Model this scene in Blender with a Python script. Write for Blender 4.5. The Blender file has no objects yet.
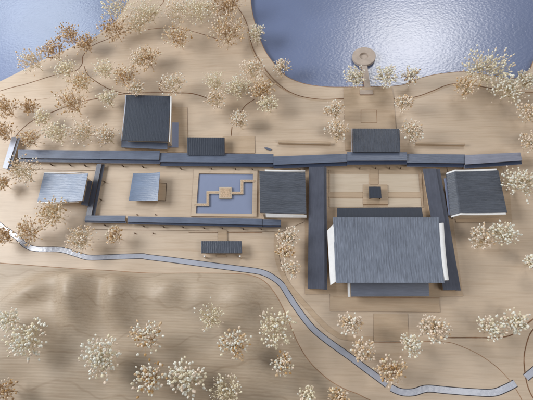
import bpy, bmesh, math, random
from mathutils import Vector, Matrix
from mathutils.geometry import tessellate_polygon

scene = bpy.context.scene
COL = scene.collection

# ------------------------------------------------------------------ camera
H = 1.2                                   # camera height above the board (m)
F = 400.0                                 # focal length in photo pixels (533 wide)
nad = Vector((51.5, -174.0, -400.0)).normalized()
UP = -nad
nn = Vector((51.5, 920.0, -400.0))
NO = (nn - UP * nn.dot(UP)).normalized()
EA = NO.cross(UP).normalized()
cam_d = bpy.data.cameras.new('camera')
cam = bpy.data.objects.new('camera', cam_d)
COL.objects.link(cam)
cam_d.sensor_width = 36.0
cam_d.lens = F / 533.0 * 36.0
cam_d.clip_start = 0.05
cam_d.clip_end = 60.0
rot = Matrix((EA, NO, UP))                # rows: world axes in camera space
cam.matrix_world = Matrix.Translation((0, 0, H)) @ rot.to_4x4()
cam_d.dof.use_dof = False
scene.camera = cam

def P(px, py, z=0.0):
    """photo pixel -> point of the model at height z"""
    d = Vector((px - 266.5, -(py - 200.0), -F))
    w = Vector((d.dot(EA), d.dot(NO), d.dot(UP)))
    t = (z - H) / w.z
    return Vector((w.x * t, w.y * t, z))

# ------------------------------------------------------------------ light
world = bpy.data.worlds.new('World')
scene.world = world
world.use_nodes = True
bg = world.node_tree.nodes['Background']
bg.inputs['Color'].default_value = (0.86, 0.91, 1.0, 1)
bg.inputs['Strength'].default_value = 0.22

def area(name, loc, target, sx, sy, power, col):
    d = bpy.data.lights.new(name, 'AREA')
    d.shape = 'RECTANGLE'; d.size = sx; d.size_y = sy
    d.energy = power; d.color = col
    o = bpy.data.objects.new(name, d); COL.objects.link(o)
    o.location = loc
    o.rotation_euler = (Vector(target) - Vector(loc)).to_track_quat('-Z', 'Y').to_euler()
    return o

def mirror_at(px, py, height):
    """where a lamp at this height must hang for the board to mirror it at this pixel"""
    g = P(px, py, 0)
    d = g - Vector((0, 0, H))
    return g + Vector((d.x, d.y, -d.z)) * (height / H)

area('window_light', (-3.0, 0.95, 1.85), (0.1, 0.45, 0.0), 1.7, 1.3, 98.0, (0.975, 0.985, 1.0))
area('glare_panel_light', mirror_at(408, 50, 1.9), (0.25, 0.5, 0.0), 0.85, 0.55, 25.0, (1.0, 0.98, 0.96))
area('fill_light', (2.1, -0.9, 2.2), (0.7, 0.4, 0.0), 1.2, 0.8, 26.0, (1.0, 0.95, 0.88))  # added fill lamp, lifts the wood on the right side
area('glare_panel_light', mirror_at(455, 391, 1.9), (0.45, 0.2, 0.0), 0.55, 0.25, 3.0, (1.0, 0.98, 0.96))  # small unseen lamp added so the lower right channel mirrors white
area('glare_panel_light', mirror_at(50, 25, 1.9), (-0.4, 0.5, 0.0), 1.15, 0.9, 20.0, (0.86, 0.95, 1.0))

scene.view_settings.view_transform = 'Standard'
scene.view_settings.look = 'None'
scene.view_settings.exposure = 0.0
scene.view_settings.gamma = 1.0

# ------------------------------------------------------------------ materials
def new_mat(name, rough=0.6, spec=0.4):
    m = bpy.data.materials.new(name); m.use_nodes = True
    nt = m.node_tree
    b = nt.nodes['Principled BSDF']
    b.inputs['Roughness'].default_value = rough
    b.inputs['Specular IOR Level'].default_value = spec
    return m, nt, b

def N(nt, typ, **kw):
    n = nt.nodes.new(typ)
    for k, v in kw.items(): setattr(n, k, v)
    return n

def ramp(nt, stops):
    r = nt.nodes.new('ShaderNodeValToRGB')
    e = r.color_ramp.elements
    while len(e) < len(stops): e.new(0.5)
    for i, (p, c) in enumerate(stops):
        e[i].position = p; e[i].color = (*c, 1)
    return r

def mixc(nt, a, b, fac, mode='MIX'):
    m = nt.nodes.new('ShaderNodeMix'); m.data_type = 'RGBA'; m.blend_type = mode
    for s, v in ((m.inputs[6], a), (m.inputs[7], b), (m.inputs[0], fac)):
        if hasattr(v, 'links'): nt.links.new(v, s)
        elif isinstance(v, tuple): s.default_value = (*v, 1)
        else: s.default_value = v
    return m.outputs[2]

def coords(nt, scale, rotz=0.0):
    g = nt.nodes.new('ShaderNodeNewGeometry')
    mp = nt.nodes.new('ShaderNodeMapping')
    mp.inputs['Scale'].default_value = scale
    mp.inputs['Rotation'].default_value = (0, 0, rotz)
    nt.links.new(g.outputs['Position'], mp.inputs['Vector'])
    return mp.outputs[0]

def noise(nt, vec, scale, detail=4, rough=0.55, dist=0.0):
    n = nt.nodes.new('ShaderNodeTexNoise')
    n.inputs['Scale'].default_value = scale
    n.inputs['Detail'].default_value = detail
    n.inputs['Roughness'].default_value = rough
    n.inputs['Distortion'].default_value = dist
    nt.links.new(vec, n.inputs['Vector'])
    return n.outputs[0]

def bump(nt, b, h, strength, dist):
    n = nt.nodes.new('ShaderNodeBump')
    n.inputs['Strength'].default_value = strength
    n.inputs['Distance'].default_value = dist
    nt.links.new(h, n.inputs['Height'])
    nt.links.new(n.outputs[0], b.inputs['Normal'])

def wood(name, base, rotz=0.0, rings=False, contrast=1.0, rough=0.5):
    m, nt, b = new_mat(name, rough, 0.35)
    v = coords(nt, (1.6, 26.0, 26.0), rotz)
    g1 = noise(nt, v, 5.0, 6, 0.6, 0.3)
    v2 = coords(nt, (8.0, 260.0, 260.0), rotz)
    g2 = noise(nt, v2, 2.0, 3, 0.6)
    v3 = coords(nt, (1, 1, 1), rotz)
    blot = noise(nt, v3, 4.5, 4, 0.5, 0.6)
    dark = tuple(c * f for c, f in zip(base, (0.80, 0.74, 0.68)))
    lite = tuple(min(1, c * f) for c, f in zip(base, (1.07, 1.08, 1.10)))
    r1 = ramp(nt, [(0.10, dark), (0.50, base), (0.90, lite)]); nt.links.new(g1, r1.inputs[0])
    r2 = ramp(nt, [(0.25, (0.86,)*3), (0.65, (1.04,)*3)]); nt.links.new(g2, r2.inputs[0])
    r3 = ramp(nt, [(0.30, (0.84, 0.81, 0.77)), (0.60, (1.03,)*3)]); nt.links.new(blot, r3.inputs[0])
    c = mixc(nt, r1.outputs[0], r2.outputs[0], 0.75 * contrast, 'MULTIPLY')
    c = mixc(nt, c, r3.outputs[0], 0.8 * contrast, 'MULTIPLY')
    if rings:
        b.inputs['Specular IOR Level'].default_value = 0.28
        b.inputs['Roughness'].default_value = 0.5
        # growth rings that the milling lays bare
        w = nt.nodes.new('ShaderNodeTexWave'); w.wave_type = 'BANDS'; w.bands_direction = 'Y'; w.wave_profile = 'SIN'
        w.inputs['Scale'].default_value = 3.4; w.inputs['Distortion'].default_value = 6.0
        w.inputs['Detail'].default_value = 2.0; w.inputs['Detail Scale'].default_value = 0.9
        w.inputs['Detail Roughness'].default_value = 0.4
        g = coords(nt, (2.0, 1.1, 9.0))
        nt.links.new(g, w.inputs['Vector'])
        rr = ramp(nt, [(0.0, (0.70, 0.64, 0.58)), (0.02, (0.97, 0.96, 0.95)), (0.5, (1.02,)*3), (1.0, (0.97, 0.955, 0.94))])
        nt.links.new(w.outputs['Color'], rr.inputs[0])
        c = mixc(nt, c, rr.outputs[0], 0.45, 'MULTIPLY')
        # fine tool paths of the milling cutter
        w2 = nt.nodes.new('ShaderNodeTexWave'); w2.wave_type = 'BANDS'; w2.bands_direction = 'Y'
        w2.inputs['Scale'].default_value = 40.0; w2.inputs['Distortion'].default_value = 9.0
        w2.inputs['Detail'].default_value = 1.0; w2.inputs['Detail Scale'].default_value = 0.15
        nt.links.new(coords(nt, (0.45, 1, 3.2)), w2.inputs['Vector'])
        r4 = ramp(nt, [(0.0, (0.92, 0.91, 0.895)), (0.7, (1.02,)*3)]); nt.links.new(w2.outputs['Color'], r4.inputs[0])
        c = mixc(nt, c, r4.outputs[0], 0.7, 'MULTIPLY')
        bump(nt, b, w2.outputs['Fac'], 0.25, 0.0005)
    else:
        bump(nt, b, g2, 0.25, 0.0004)
    nt.links.new(c, b.inputs['Base Color'])
    return m

M = {}
M['ply'] = wood('pale plywood', (0.578, 0.463, 0.35), rough=0.45, contrast=0.72)
M['ply_b'] = wood('warm plywood', (0.51, 0.39, 0.275))
M['ply_ns'] = wood('warm plywood cross grain', (0.48, 0.365, 0.255), math.pi / 2)
M['lawn'] = wood('pale veneer', (0.58, 0.485, 0.375), contrast=0.6)
M['hill'] = wood('milled wood', (0.465, 0.375, 0.28), rings=True, rough=0.40)
M['wall'] = wood('wall veneer', (0.52, 0.40, 0.28), math.pi / 2)

def plain(name, col, rough=0.6, spec=0.3, var=0.12, nscale=60.0, bmp=0.15):
    m, nt, b = new_mat(name, rough, spec)
    v = coords(nt, (1, 1, 1))
    n = noise(nt, v, nscale, 4, 0.6)
    r = ramp(nt, [(0.3, tuple(c * (1 - var) for c in col)), (0.7, tuple(min(1, c * (1 + var)) for c in col))])
    nt.links.new(n, r.inputs[0]); nt.links.new(r.outputs[0], b.inputs['Base Color'])
    if bmp: bump(nt, b, n, bmp, 0.0006)
    return m
M['burnt'] = plain('laser burnt edge', (0.21, 0.115, 0.065), 0.8, 0.1, 0.4, 25.0)
M['edge'] = plain('toasted wood edge', (0.33, 0.20, 0.12), 0.75, 0.15, 0.3, 25.0)
M['post'] = plain('dark post', (0.10, 0.07, 0.05), 0.7, 0.2)
M['white'] = plain('white card', (0.80, 0.80, 0.80), 0.5, 0.3, 0.05, 80.0)
M['fascia'] = plain('pale blue card edge', (0.48, 0.51, 0.60), 0.4, 0.4, 0.1, 80.0)
M['kerb'] = plain('dark channel edge', (0.05, 0.045, 0.05), 0.6, 0.3)
M['deck'] = plain('speckled deck', (0.52, 0.38, 0.26), 0.7, 0.2, 0.40, 320.0, 0.3)
M['ringmat'] = plain('grey brown card', (0.47, 0.39, 0.33), 0.65, 0.25, 0.12, 50.0)

def roofmat(name, col, rough=0.42, spec=0.5, along='Y', fine=0.0):
    m, nt, b = new_mat(name, rough, spec)
    sc = (260, 30, 60) if along == 'Y' else (30, 260, 60)
    v = coords(nt, sc)
    n = noise(nt, v, 1.0, 4, 0.6)
    n2 = noise(nt, coords(nt, (1, 1, 1)), 14.0, 4, 0.6)
    g_ = sum(col) / 3; col = tuple((c * 0.85 + g_ * 0.15) * k_ for c, k_ in zip(col, (0.985, 1.005, 1.0)))
    r = ramp(nt, [(0.25, tuple(c * (0.66 if fine else 0.84) for c in col)), (0.75, tuple(c * (1.36 if fine else 1.15) for c in col))])
    nt.links.new(n, r.inputs[0])
    r2 = ramp(nt, [(0.3, (0.88,)*3), (0.7, (1.08,)*3)]); nt.links.new(n2, r2.inputs[0])
    c = mixc(nt, r.outputs[0], r2.outputs[0], 1.0, 'MULTIPLY')
    nt.links.new(c, b.inputs['Base Color'])
    if fine:
        d = noise(nt, coords(nt, (300, 110, 60) if along == 'Y' else (110, 300, 60)), 1.0, 2, 0.5)
        a = nt.nodes.new('ShaderNodeMath'); a.operation = 'ADD'
        nt.links.new(n, a.inputs[0]); nt.links.new(d, a.inputs[1]); n = a.outputs[0]
    bump(nt, b, n, 0.5 + fine, 0.0010)
    rr = ramp(nt, [(0.3, (rough - 0.06,)*3), (0.7, (rough + 0.1,)*3)]); nt.links.new(n2, rr.inputs[0])
    nt.links.new(rr.outputs[0], b.inputs['Roughness'])
    return m
M['roof_dark'] = roofmat('dark slate ribbed roof', (0.028, 0.037, 0.060), 0.5, 0.5, 'Y')
M['roof_slate'] = roofmat('slate ribbed roof', (0.055, 0.066, 0.095), 0.45, 0.5, 'Y', 0.2)
M['roof_mid'] = roofmat('grey ribbed roof', (0.17, 0.195, 0.26), 0.42, 0.5, 'Y', 0.3)
M['roof_mid_x'] = roofmat('grey ribbed roof crosswise', (0.075, 0.086, 0.115), 0.42, 0.5, 'X', 0.3)
M['roof_shiny'] = roofmat('satin blue grey roof', (0.12, 0.175, 0.29), 0.34, 0.5, 'X')
M['gallery'] = roofmat('blue grey gallery roof', (0.115, 0.142, 0.215), 0.40, 0.5, 'X')
M['gallery_ns'] = roofmat('blue grey gallery roof long', (0.078, 0.086, 0.125), 0.42, 0.5, 'Y')
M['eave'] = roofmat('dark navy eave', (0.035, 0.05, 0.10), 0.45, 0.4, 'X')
M['gallery_sheen'] = roofmat('gallery roof with painted sheen', (0.24, 0.25, 0.33), 0.38, 0.5, 'X')  # lighter gallery copy: the last bay's reflected light put into its colour
M['porch'] = roofmat('porch roof', (0.13, 0.145, 0.20), 0.42, 0.5, 'X')

def watermat(name, col, bstr, scale, rough):
    m, nt, b = new_mat(name, rough, 1.0)
    v = coords(nt, (1, 1.25, 1), 0.5)
    n1 = noise(nt, v, scale, 3, 0.55, 0.8)
    vo = nt.nodes.new('ShaderNodeTexVoronoi'); vo.feature = 'SMOOTH_F1'
    vo.inputs['Scale'].default_value = scale * 1.1; vo.inputs['Smoothness'].default_value = 0.8
    nt.links.new(v, vo.inputs['Vector'])
    a = nt.nodes.new('ShaderNodeMath'); a.operation = 'ADD'
    nt.links.new(n1, a.inputs[0]); nt.links.new(vo.outputs['Distance'], a.inputs[1])
    bump(nt, b, a.outputs[0], bstr, 0.0028)
    n2 = noise(nt, coords(nt, (1, 1, 1)), 3.0, 3, 0.5)
    r = ramp(nt, [(0.3, tuple(c * 0.88 for c in col)), (0.7, tuple(c * 1.1 for c in col))])
    nt.links.new(n2, r.inputs[0]); nt.links.new(r.outputs[0], b.inputs['Base Color'])
    return m
M['lake'] = watermat('hammered blue acrylic', (0.155, 0.197, 0.335), 0.15, 95.0, 0.30)
M['pool'] = watermat('satin blue acrylic', (0.245, 0.29, 0.43), 0.08, 60.0, 0.35)
M['river'] = watermat('pale blue acrylic strip', (0.40, 0.42, 0.49), 0.12, 80.0, 0.25)

def budmat(name, col):
    m, nt, b = new_mat(name, 0.75, 0.2)
    n = noise(nt, coords(nt, (1, 1, 1)), 150.0, 3, 0.6)
    r = ramp(nt, [(0.3, tuple(c * 0.68 for c in col)), (0.65, tuple(min(1, c * 1.1) for c in col))])
    nt.links.new(n, r.inputs[0]); nt.links.new(r.outputs[0], b.inputs['Base Color'])
    b.inputs['Subsurface Weight'].default_value = 0.0
    return m
BUD = {'w': budmat('white bud', (0.93, 0.90, 0.80)), 'c': budmat('cream bud', (0.90, 0.82, 0.62)),
       't': budmat('tan bud', (0.78, 0.58, 0.37)), 'p': budmat('pale pink bud', (0.88, 0.74, 0.60)),
       'b': budmat('brown bud', (0.42, 0.27, 0.15)), 'o': budmat('ochre bud', (0.55, 0.34, 0.15))}
STEM = {'light': budmat('straw stem', (0.70, 0.60, 0.40)), 'dark': budmat('ochre brown stem', (0.54, 0.37, 0.20))}

# ------------------------------------------------------------------ mesh helpers
def link(name, verts, faces, mats, parent=None, mi=None, smooth=False):
    me = bpy.data.meshes.new(name)
    me.from_pydata([tuple(v) for v in verts], [], faces)
    for m in (mats if isinstance(mats, (list, tuple)) else [mats]): me.materials.append(m)
    if mi: me.polygons.foreach_set('material_index', mi)
    if smooth: me.polygons.foreach_set('use_smooth', [True] * len(faces))
    me.update()
    o = bpy.data.objects.new(name, me)
    COL.objects.link(o)
    if parent:
        o.parent = parent
        o.matrix_parent_inverse = Matrix.Translation(-parent.location)
    return o

def thing(name, loc, label, cat, group=None):
    o = bpy.data.objects.new(name, None)
    COL.objects.link(o); o.location = loc
    o.empty_display_size = 0.02
    tag(o, label, cat, group)
    return o

def tag(o, label, cat, group=None):
    o['label'] = label; o['category'] = cat
    if group: o['group'] = group
    return o

def struct(o, label=None, cat=None):
    o['kind'] = 'structure'
    if label: o['label'] = label
    if cat: o['category'] = cat
    return o

def area2(pts):
    return sum(pts[i].x * pts[(i + 1) % len(pts)].y - pts[(i + 1) % len(pts)].x * pts[i].y for i in range(len(pts)))

def prism_w(name, pts, z0, z1, mtop, mside=None, parent=None, bev=0.0):
    """pts: world points (x, y); straight sided plate from z0 up to z1"""
    pts = [Vector((p.x, p.y, 0)) for p in pts]
    if area2(pts) < 0: pts.reverse()
    n = len(pts)
    v = [(p.x, p.y, z1) for p in pts] + [(p.x, p.y, z0) for p in pts]
    tris = tessellate_polygon([pts])
    f = []; mi = []
    for t in tris:
        a, b, c = (pts[i] for i in t)
        if (b - a).cross(c - a).z < 0: t = (t[0], t[2], t[1])
        f.append(tuple(t)); mi.append(0)
    for t in list(f):
        f.append((t[0] + n, t[2] + n, t[1] + n)); mi.append(1)
    for i in range(n):
        j = (i + 1) % n
        f.append((i, i + n, j + n, j)); mi.append(1)
    return link(name, v, f, [mtop, mside or mtop], parent, mi)

def prism(name, px, z0, z1, mtop, mside=None, parent=None):
    return prism_w(name, [P(x, y, z1) for x, y in px], z0, z1, mtop, mside, parent)

def smooth_line(px, sub=6):
    """Catmull-Rom through pixel points"""
    out = []
    n = len(px)
    for i in range(n - 1):
        p0 = px[max(i - 1, 0)]; p1 = px[i]; p2 = px[i + 1]; p3 = px[min(i + 2, n - 1)]
        for k in range(sub):
            t = k / sub
            out.append(tuple(0.5 * ((2 * p1[a]) + (-p0[a] + p2[a]) * t + (2 * p0[a] - 5 * p1[a] + 4 * p2[a] - p3[a]) * t * t
                                    + (-p0[a] + 3 * p1[a] - 3 * p2[a] + p3[a]) * t ** 3) for a in (0, 1)))
    out.append(px[-1])
    return out

def ribbon(name, px, width, z0, z1, mat, parent=None, sm=True, off=0.0, side=None, jit=0.0):
    """strip of constant width (m) that follows a pixel line"""
    line = [P(x, y, z1) for x, y in (smooth_line(px) if sm else px)]
    L = []; R_ = []
    n = len(line)
    rnd = random.Random(len(px) * 7 + int(px[0][0]))
    for i, p in enumerate(line):
        a = line[max(i - 1, 0)]; b = line[min(i + 1, n - 1)]
        d = (b - a); d.z = 0; d.normalize()
        nrm = Vector((-d.y, d.x, 0))
        w = width * (1 + jit * rnd.uniform(-1, 1))
        L.append(p + nrm * (w / 2 + off)); R_.append(p - nrm * (w / 2 - off))
    v = []; f = []; mi = []
    for l, r in zip(L, R_):
        v += [(l.x, l.y, z1), (r.x, r.y, z1), (r.x, r.y, z0), (l.x, l.y, z0)]
    for i in range(n - 1):
        a = i * 4; b = a + 4
        f += [(a, a + 1, b + 1, b), (a + 1, a + 2, b + 2, b + 1), (a + 3, a, b, b + 3), (a + 2, a + 3, b + 3, b + 2)]
        mi += [0, 1, 1, 1]
    f += [(0, 3, 2, 1), ((n - 1) * 4, (n - 1) * 4 + 1, (n - 1) * 4 + 2, (n - 1) * 4 + 3)]; mi += [1, 1]
    return link(name, v, f, [mat, side or mat], parent, mi)

def tri(px, py, poly):
    inside = False
    j = len(poly) - 1
    for i in range(len(poly)):
        xi, yi = poly[i]; xj, yj = poly[j]
        if (yi > py) != (yj > py) and px < (xj - xi) * (py - yi) / (yj - yi) + xi: inside = not inside
        j = i
    return inside

# ------------------------------------------------------------------ the ground
WATER_Z = -0.010
Z0 = 0.0
Z1 = 0.0016          # inner layer of the board
Z2 = 0.0036          # court plates

w = prism('water', [(-400, -220), (950, -220), (950, 150), (-400, 150)], WATER_Z - 0.004, WATER_Z, M['lake'])
struct(w, 'glossy hammered blue lake sheet beyond the shore', 'water')

coast_l = smooth_line([(-400, 215), (-70, 108), (-30, 95), (0, 81.5), (21, 71), (45, 59), (70, 48), (92, 39), (105, 29.5), (116, 20.5), (125, 6), (130, -8), (132, -70), (136, -220)])
coast_r = smooth_line([(250, -220), (249, -70), (250.5, -8), (252, 10), (257, 30), (265, 50.5), (276, 66), (286, 76), (302, 83), (323, 86.5), (347, 87),
                       (393, 86), (409, 83), (424, 77), (446, 73), (469, 72), (498, 77.5), (511, 79), (522, 76), (530, 69), (536, 58), (560, 40), (610, 25), (950, 10)])
g = prism('ground', coast_l + coast_r + [(950, 620), (-400, 620)], -0.020, Z0, M['ply'], M['burnt'])
struct(g, 'pale plywood base board with lasercut shoreline', 'ground')

prom = smooth_line([(222, -220), (226, -70), (231, -8), (235, 3), (246, 21), (253, 48), (262, 64), (270, 75), (284, 88), (299, 95.5), (320, 99), (341, 98.5)], 5) + \
       smooth_line([(391, 98.5), (414, 97), (432, 91), (445, 85.5), (458, 83.5), (485, 87), (510, 91), (533, 92), (610, 92), (950, 92)], 5)
left = smooth_line([(-400, 222), (-70, 115), (0, 91), (26, 84), (55, 75), (75, 71), (82, 64), (83, 56), (92, 46), (108, 39), (124, 32), (143, 24), (148, 20), (151, 16), (159, 7), (165, -5), (172, -70), (180, -220)], 5)
g = prism('ground', left + prom + [(950, 620), (-400, 620)], 0.0002, Z1, M['ply'], M['burnt'])
struct(g, 'raised inner plywood layer of the base board', 'ground')

# engraved path lines
def groove(px, wpx=0.9, name='path_line', z=Z1, mat='burnt', sm=True):
    o = ribbon(name, px, wpx * 0.0032, z - 0.0004, z + 0.00035, M[mat], sm=sm, jit=0.25)
    struct(o); return o
groove([(16, 136), (22, 129), (34, 120), (55, 111), (76, 103), (100, 98), (116, 95), (140, 93), (183, 93), (198, 95), (211, 100)], 1.1)
groove([(84, 66), (89, 76), (105, 87), (118, 92), (128, 94)], 0.9)
groove([(148, 29.5), (164, 28), (183, 29.5), (198, 33), (217, 39)], 0.8)
groove([(167, 77), (161.5, 81), (159, 88), (163, 92)], 0.9)
groove([(232, 127), (231.5, 131), (231, 136)], 0.9)
groove([(255, 99), (246, 105), (240, 113), (236, 120)], 0.9)
groove([(254, 56), (262, 70), (274, 83), (290, 93)], 0.6, mat='edge')
groove([(440, 337.5), (470, 337.5), (503, 337), (518, 331), (533, 319), (560, 300)], 0.9)
groove([(536, 326), (530, 334), (526, 346), (524, 360), (526, 379), (530, 392), (536, 402), (545, 415)], 0.8)
groove([(374, 342.5), (393, 342.5), (425, 341.5), (447, 342), (461, 346), (480, 355), (498, 368), (511, 382), (520, 396), (526, 410)], 0.5, mat='edge')
groove([(0, 100), (20, 102), (50, 98)], 0.4, mat='edge')
groove([(512, 174), (560, 174.5)], 0.7, sm=False)

struct(ribbon('path_line', prom[5:-5], 0.0030, Z1 - 0.0003, Z1 + 0.0004, M['burnt'], sm=False, off=-0.001))
struct(ribbon('path_line', left[5:-5], 0.0030, Z1 - 0.0003, Z1 + 0.0004, M['burnt'], sm=False))
struct(ribbon('shore_line', coast_r[6:-6], 0.0020, Z0 - 0.0003, Z0 + 0.0004, M['edge'], sm=False))
struct(ribbon('path_band', prom[5:-5], 0.008, Z1 - 0.0003, Z1 + 0.0002, M['ply_b'], sm=False, off=-0.006))
# garden path south-west of the main hall
for o_, m_ in ((0.0, 'ply_b'),):
    struct(ribbon('path', [(277, 229), (276, 245), (278, 262), (287, 283), (300, 299), (320, 321), (333, 332), (346, 337.5), (374, 339)], 0.014, Z1 - 0.0004, Z1 + 0.0012, M['ply_b'], side=M['burnt']),
           'narrow raised path curving past the main hall', 'path')

# river
rv = [(-40, 197), (-12, 215), (0, 225.5), (16, 236.5), (26, 245.5), (37, 249), (60, 249.6), (76, 254), (89, 257.5), (110, 257), (140, 256), (148, 257), (177, 260.5),
      (209, 264.8), (240, 268.8), (261, 272), (273, 277.5), (282, 285), (289, 296), (299, 311), (312.5, 328), (328, 341), (349, 356), (365, 368), (380, 379), (387, 384.5)]
rv2 = [(391, 387.5), (397, 390.5), (404, 392.3), (414, 392), (427, 388.5), (445.6, 390), (472, 392), (493, 392.5), (506, 388), (515.5, 383)]
rv3 = [(525.8, 377.5), (535, 370), (560, 350)]
for k, r_ in enumerate((rv, rv2, rv3)):
    struct(ribbon('river_edge', r_, 0.0188, Z1 - 0.0004, Z1 + 0.0003, M['kerb']))
    o = ribbon('river', r_, 0.0150, Z1 + 0.0004, Z1 + 0.0009, M['river'])
    struct(o, ['long pale blue channel winding below the buildings', 'bright channel end at the lower right', 'short channel stub at the right edge'][k], 'river')

# hills: one milled block
hb = smooth_line([(-230, 262), (-70, 262), (-20, 262), (0, 263), (40, 266), (80, 269), (110, 270.5), (150, 273), (200, 273), (235, 273.5), (252, 275.5), (264, 281), (274, 292), (282, 306), (289, 322),
                  (298, 343), (310, 362), (328, 379), (345, 389), (362, 396), (385, 412), (400, 455), (420, 560)])
hill_poly = hb + [(-230, 560)]
# (x, y, spread left, spread right, spread y, turn, height)
BUMPS = [(81, 294, 11.5, 11.5, 20, 0.0, .060), (122, 296, 11, 11, 19, 0.0, .046), (150, 300, 22, 22, 15, 0.0, .016), (172, 290, 10, 10, 10, 0.0, .020), (204, 294, 11, 11, 11, 0.0, .018),
         (240, 298, 14, 14, 12, 0.0, .026), (36, 291, 20, 20, 8, -0.45, .024), (28, 322, 24, 24, 11, -0.45, .012), (165, 335, 30, 30, 20, 0.0, .010), (235, 352, 30, 30, 22, 0.0, .014),
         (10, 355, 26, 26, 18, 0.0, .010), (95, 375, 40, 30, 26, 0.0, .010)]
hbw = [P(x, y, 0) for x, y in hb]
def seg_dist(p):
    best = 9
    for i in range(0, len(hbw) - 1):
        a = hbw[i]; b = hbw[i + 1]
        ab = b - a; t = max(0, min(1, (p - a).dot(ab) / ab.length_squared))
        d = (a + ab * t - p).length
        if d < best: best = d
    return best
def to_px(x, y, z=0.0):
    v = Vector((x, y, z - H))
    c = EA * v.x + NO * v.y + UP * v.z
    return 266.5 + F * c.x / -c.z, 200.0 - F * c.y / -c.z
def hill_h(x, y):
    """height of the hill block at world x, y (negative outside it)"""
    px, py = to_px(x, y)
    d = seg_dist(Vector((x, y, 0)))
    if not tri(px, py, hill_poly): return -d * 0.5
    s = min(1.0, d / 0.035); s = s * s * (3 - 2 * s)
    h = 0.0
    for cx, cy, sl, sr, sy, an, a in BUMPS:
        dx = (px - cx) * math.cos(an) + (py - cy) * math.sin(an); dy = -(px - cx) * math.sin(an) + (py - cy) * math.cos(an)
        # smooth blend of the two spreads so the crest has no crease
        k = 0.5 + 0.5 * math.tanh(dx / 5.0); sx = sl * (1 - k) + sr * k
        h += a * math.exp(-0.5 * ((dx / sx) ** 2 + (dy / sy) ** 2))
    s2 = min(1.0, d / 0.25); s2 = s2 * s2 * (3 - 2 * s2)
    wig = 0.0016 * math.sin(px * 0.09 + py * 0.05) * math.sin(py * 0.08 - px * 0.03)
    return max(s * h * 1.3 + 0.010 * s2 + s * wig, 0) + 0.0006 * min(1, d / 0.003)
xs0, xs1 = P(-230, 455, 0).x, P(420, 300, 0).x
ys1, ys0 = P(0, 255, 0).y, P(0, 560, 0).y
st = 0.0055
nx = int((xs1 - xs0) / st); ny = int((ys1 - ys0) / st)
v = []; f = []
keep = []
for j in range(ny + 1):
    for i in range(nx + 1):
        x = xs0 + i * st; y = ys0 + j * st
        h = hill_h(x, y)
        v.append((x, y, Z1 + max(h, -0.0012))); keep.append(h > -0.004)
for j in range(ny):
    for i in range(nx):
        a = j * (nx + 1) + i
        if keep[a] or keep[a + 1] or keep[a + nx + 1] or keep[a + nx + 2]:
            f.append((a, a + 1, a + nx + 2, a + nx + 1))
hills = link('hills', v, f, M['hill'], smooth=True)
struct(hills, 'milled wooden hills with ribbed ridges', 'hills')
struct(ribbon('hill_edge', hb[:-8], 0.0020, Z1 - 0.0002, Z1 + 0.0005, M['edge'], sm=False))
# joint lines of the glued hill block
def ground_z(x, y):
    return Z1 + max(0.0, hill_h(x, y))

# ------------------------------------------------------------------ court plates
def plate(px, z1=Z2, z0=Z1, m='ply_b', side='burnt', label=None, cat='terrace', name='terrace'):
    o = prism(name, px, z0 + 0.0001, z1, M[m], M[side]); struct(o, label, cat if label else None); return o
plate([(8, 160), (304, 163), (303.5, 222), (281, 231.5), (84, 229), (95, 170.5), (7, 169)], m='ply', side='burnt', label='long pale terrace under the western courts')
plate([(305, 163), (428, 165), (446, 166), (463, 296), (439, 296.5), (440, 312), (330, 311), (330, 294), (305, 294)], m='ply_b', label='warm wooden terrace under the main hall')
plate([(447, 167), (502, 167), (504, 175), (509, 176), (512, 222), (456, 222.5)], m='ply_b', label='wooden terrace under the east hall')
plate([(344, 87.6), (391.5, 86.8), (393.5, 98), (397.5, 150), (345.5, 150), (344, 100)], m='ply_b', z1=Z1 + 0.0018, z0=0.0, label='wooden lakeside terrace north of the gallery')
plate([(223, 136), (254.5, 136), (255, 153), (223, 153)], m='ply_b', label='small wooden terrace beside the low flat hall')
plate([(166, 107), (187, 107), (188, 152), (167, 152)], m='ply_b', label='wooden terrace beside the dark northwest hall')
plate([(373.5, 313.5), (407.5, 313.5), (409, 341), (373.5, 341)], m='ply_b', z1=Z1 + 0.0012, label='square forecourt below the main hall', name='plaza', cat='plaza')
# fine outlines engraved on the plates
for L_ in ([(361, 110), (376.5, 110), (377, 122.5), (361, 122.5), (361, 110)], [(333, 297), (440, 298)], [(188, 232), (262, 232.5)], [(262, 171), (262, 216)]):
    groove(L_, 0.45, z=Z2, mat='edge', sm=False)
groove([(0, 117), (10, 118)], 0.4, mat='edge')

# east court: lawns and raised paths
for q in ([(330, 174), (368.5, 174), (368.5, 192), (330, 192)], [(379, 174), (418.5, 174.5), (419.5, 192), (379, 192)],
          [(330, 198.5), (363, 198.5), (363, 207), (330, 207)], [(388, 198.5), (420.5, 198.5), (421.5, 207), (388, 207)]):
    struct(prism('lawn', q, Z2 + 0.0001, Z2 + 0.0006, M['lawn']))
def slabp(name, px, z0, z1, m='ply_b', side='edge', label=None, cat=None):
    o = prism(name, px, z0, z1, M[m], M[side]); struct(o, label, cat); return o
slabp('path', [(328.5, 193), (362.8, 193), (362.8, 197), (328.5, 197)], Z2 + 0.0001, Z2 + 0.0016, label='narrow path west of the court pavilion', cat='path')
slabp('path', [(388, 193), (421.5, 193), (421.8, 197), (388, 197)], Z2 + 0.0001, Z2 + 0.0016, label='narrow path east of the court pavilion', cat='path')
slabp('path', [(370, 168.5), (378, 168.5), (378, 184.2), (370, 184.2)], Z2 + 0.0001, Z2 + 0.0016, m='ply_ns', label='short path north of the court pavilion', cat='path')
slabp('path', [(329, 170), (329.9, 170), (329.9, 207), (329, 207)], Z2 + 0.0001, Z2 + 0.0014)
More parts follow.
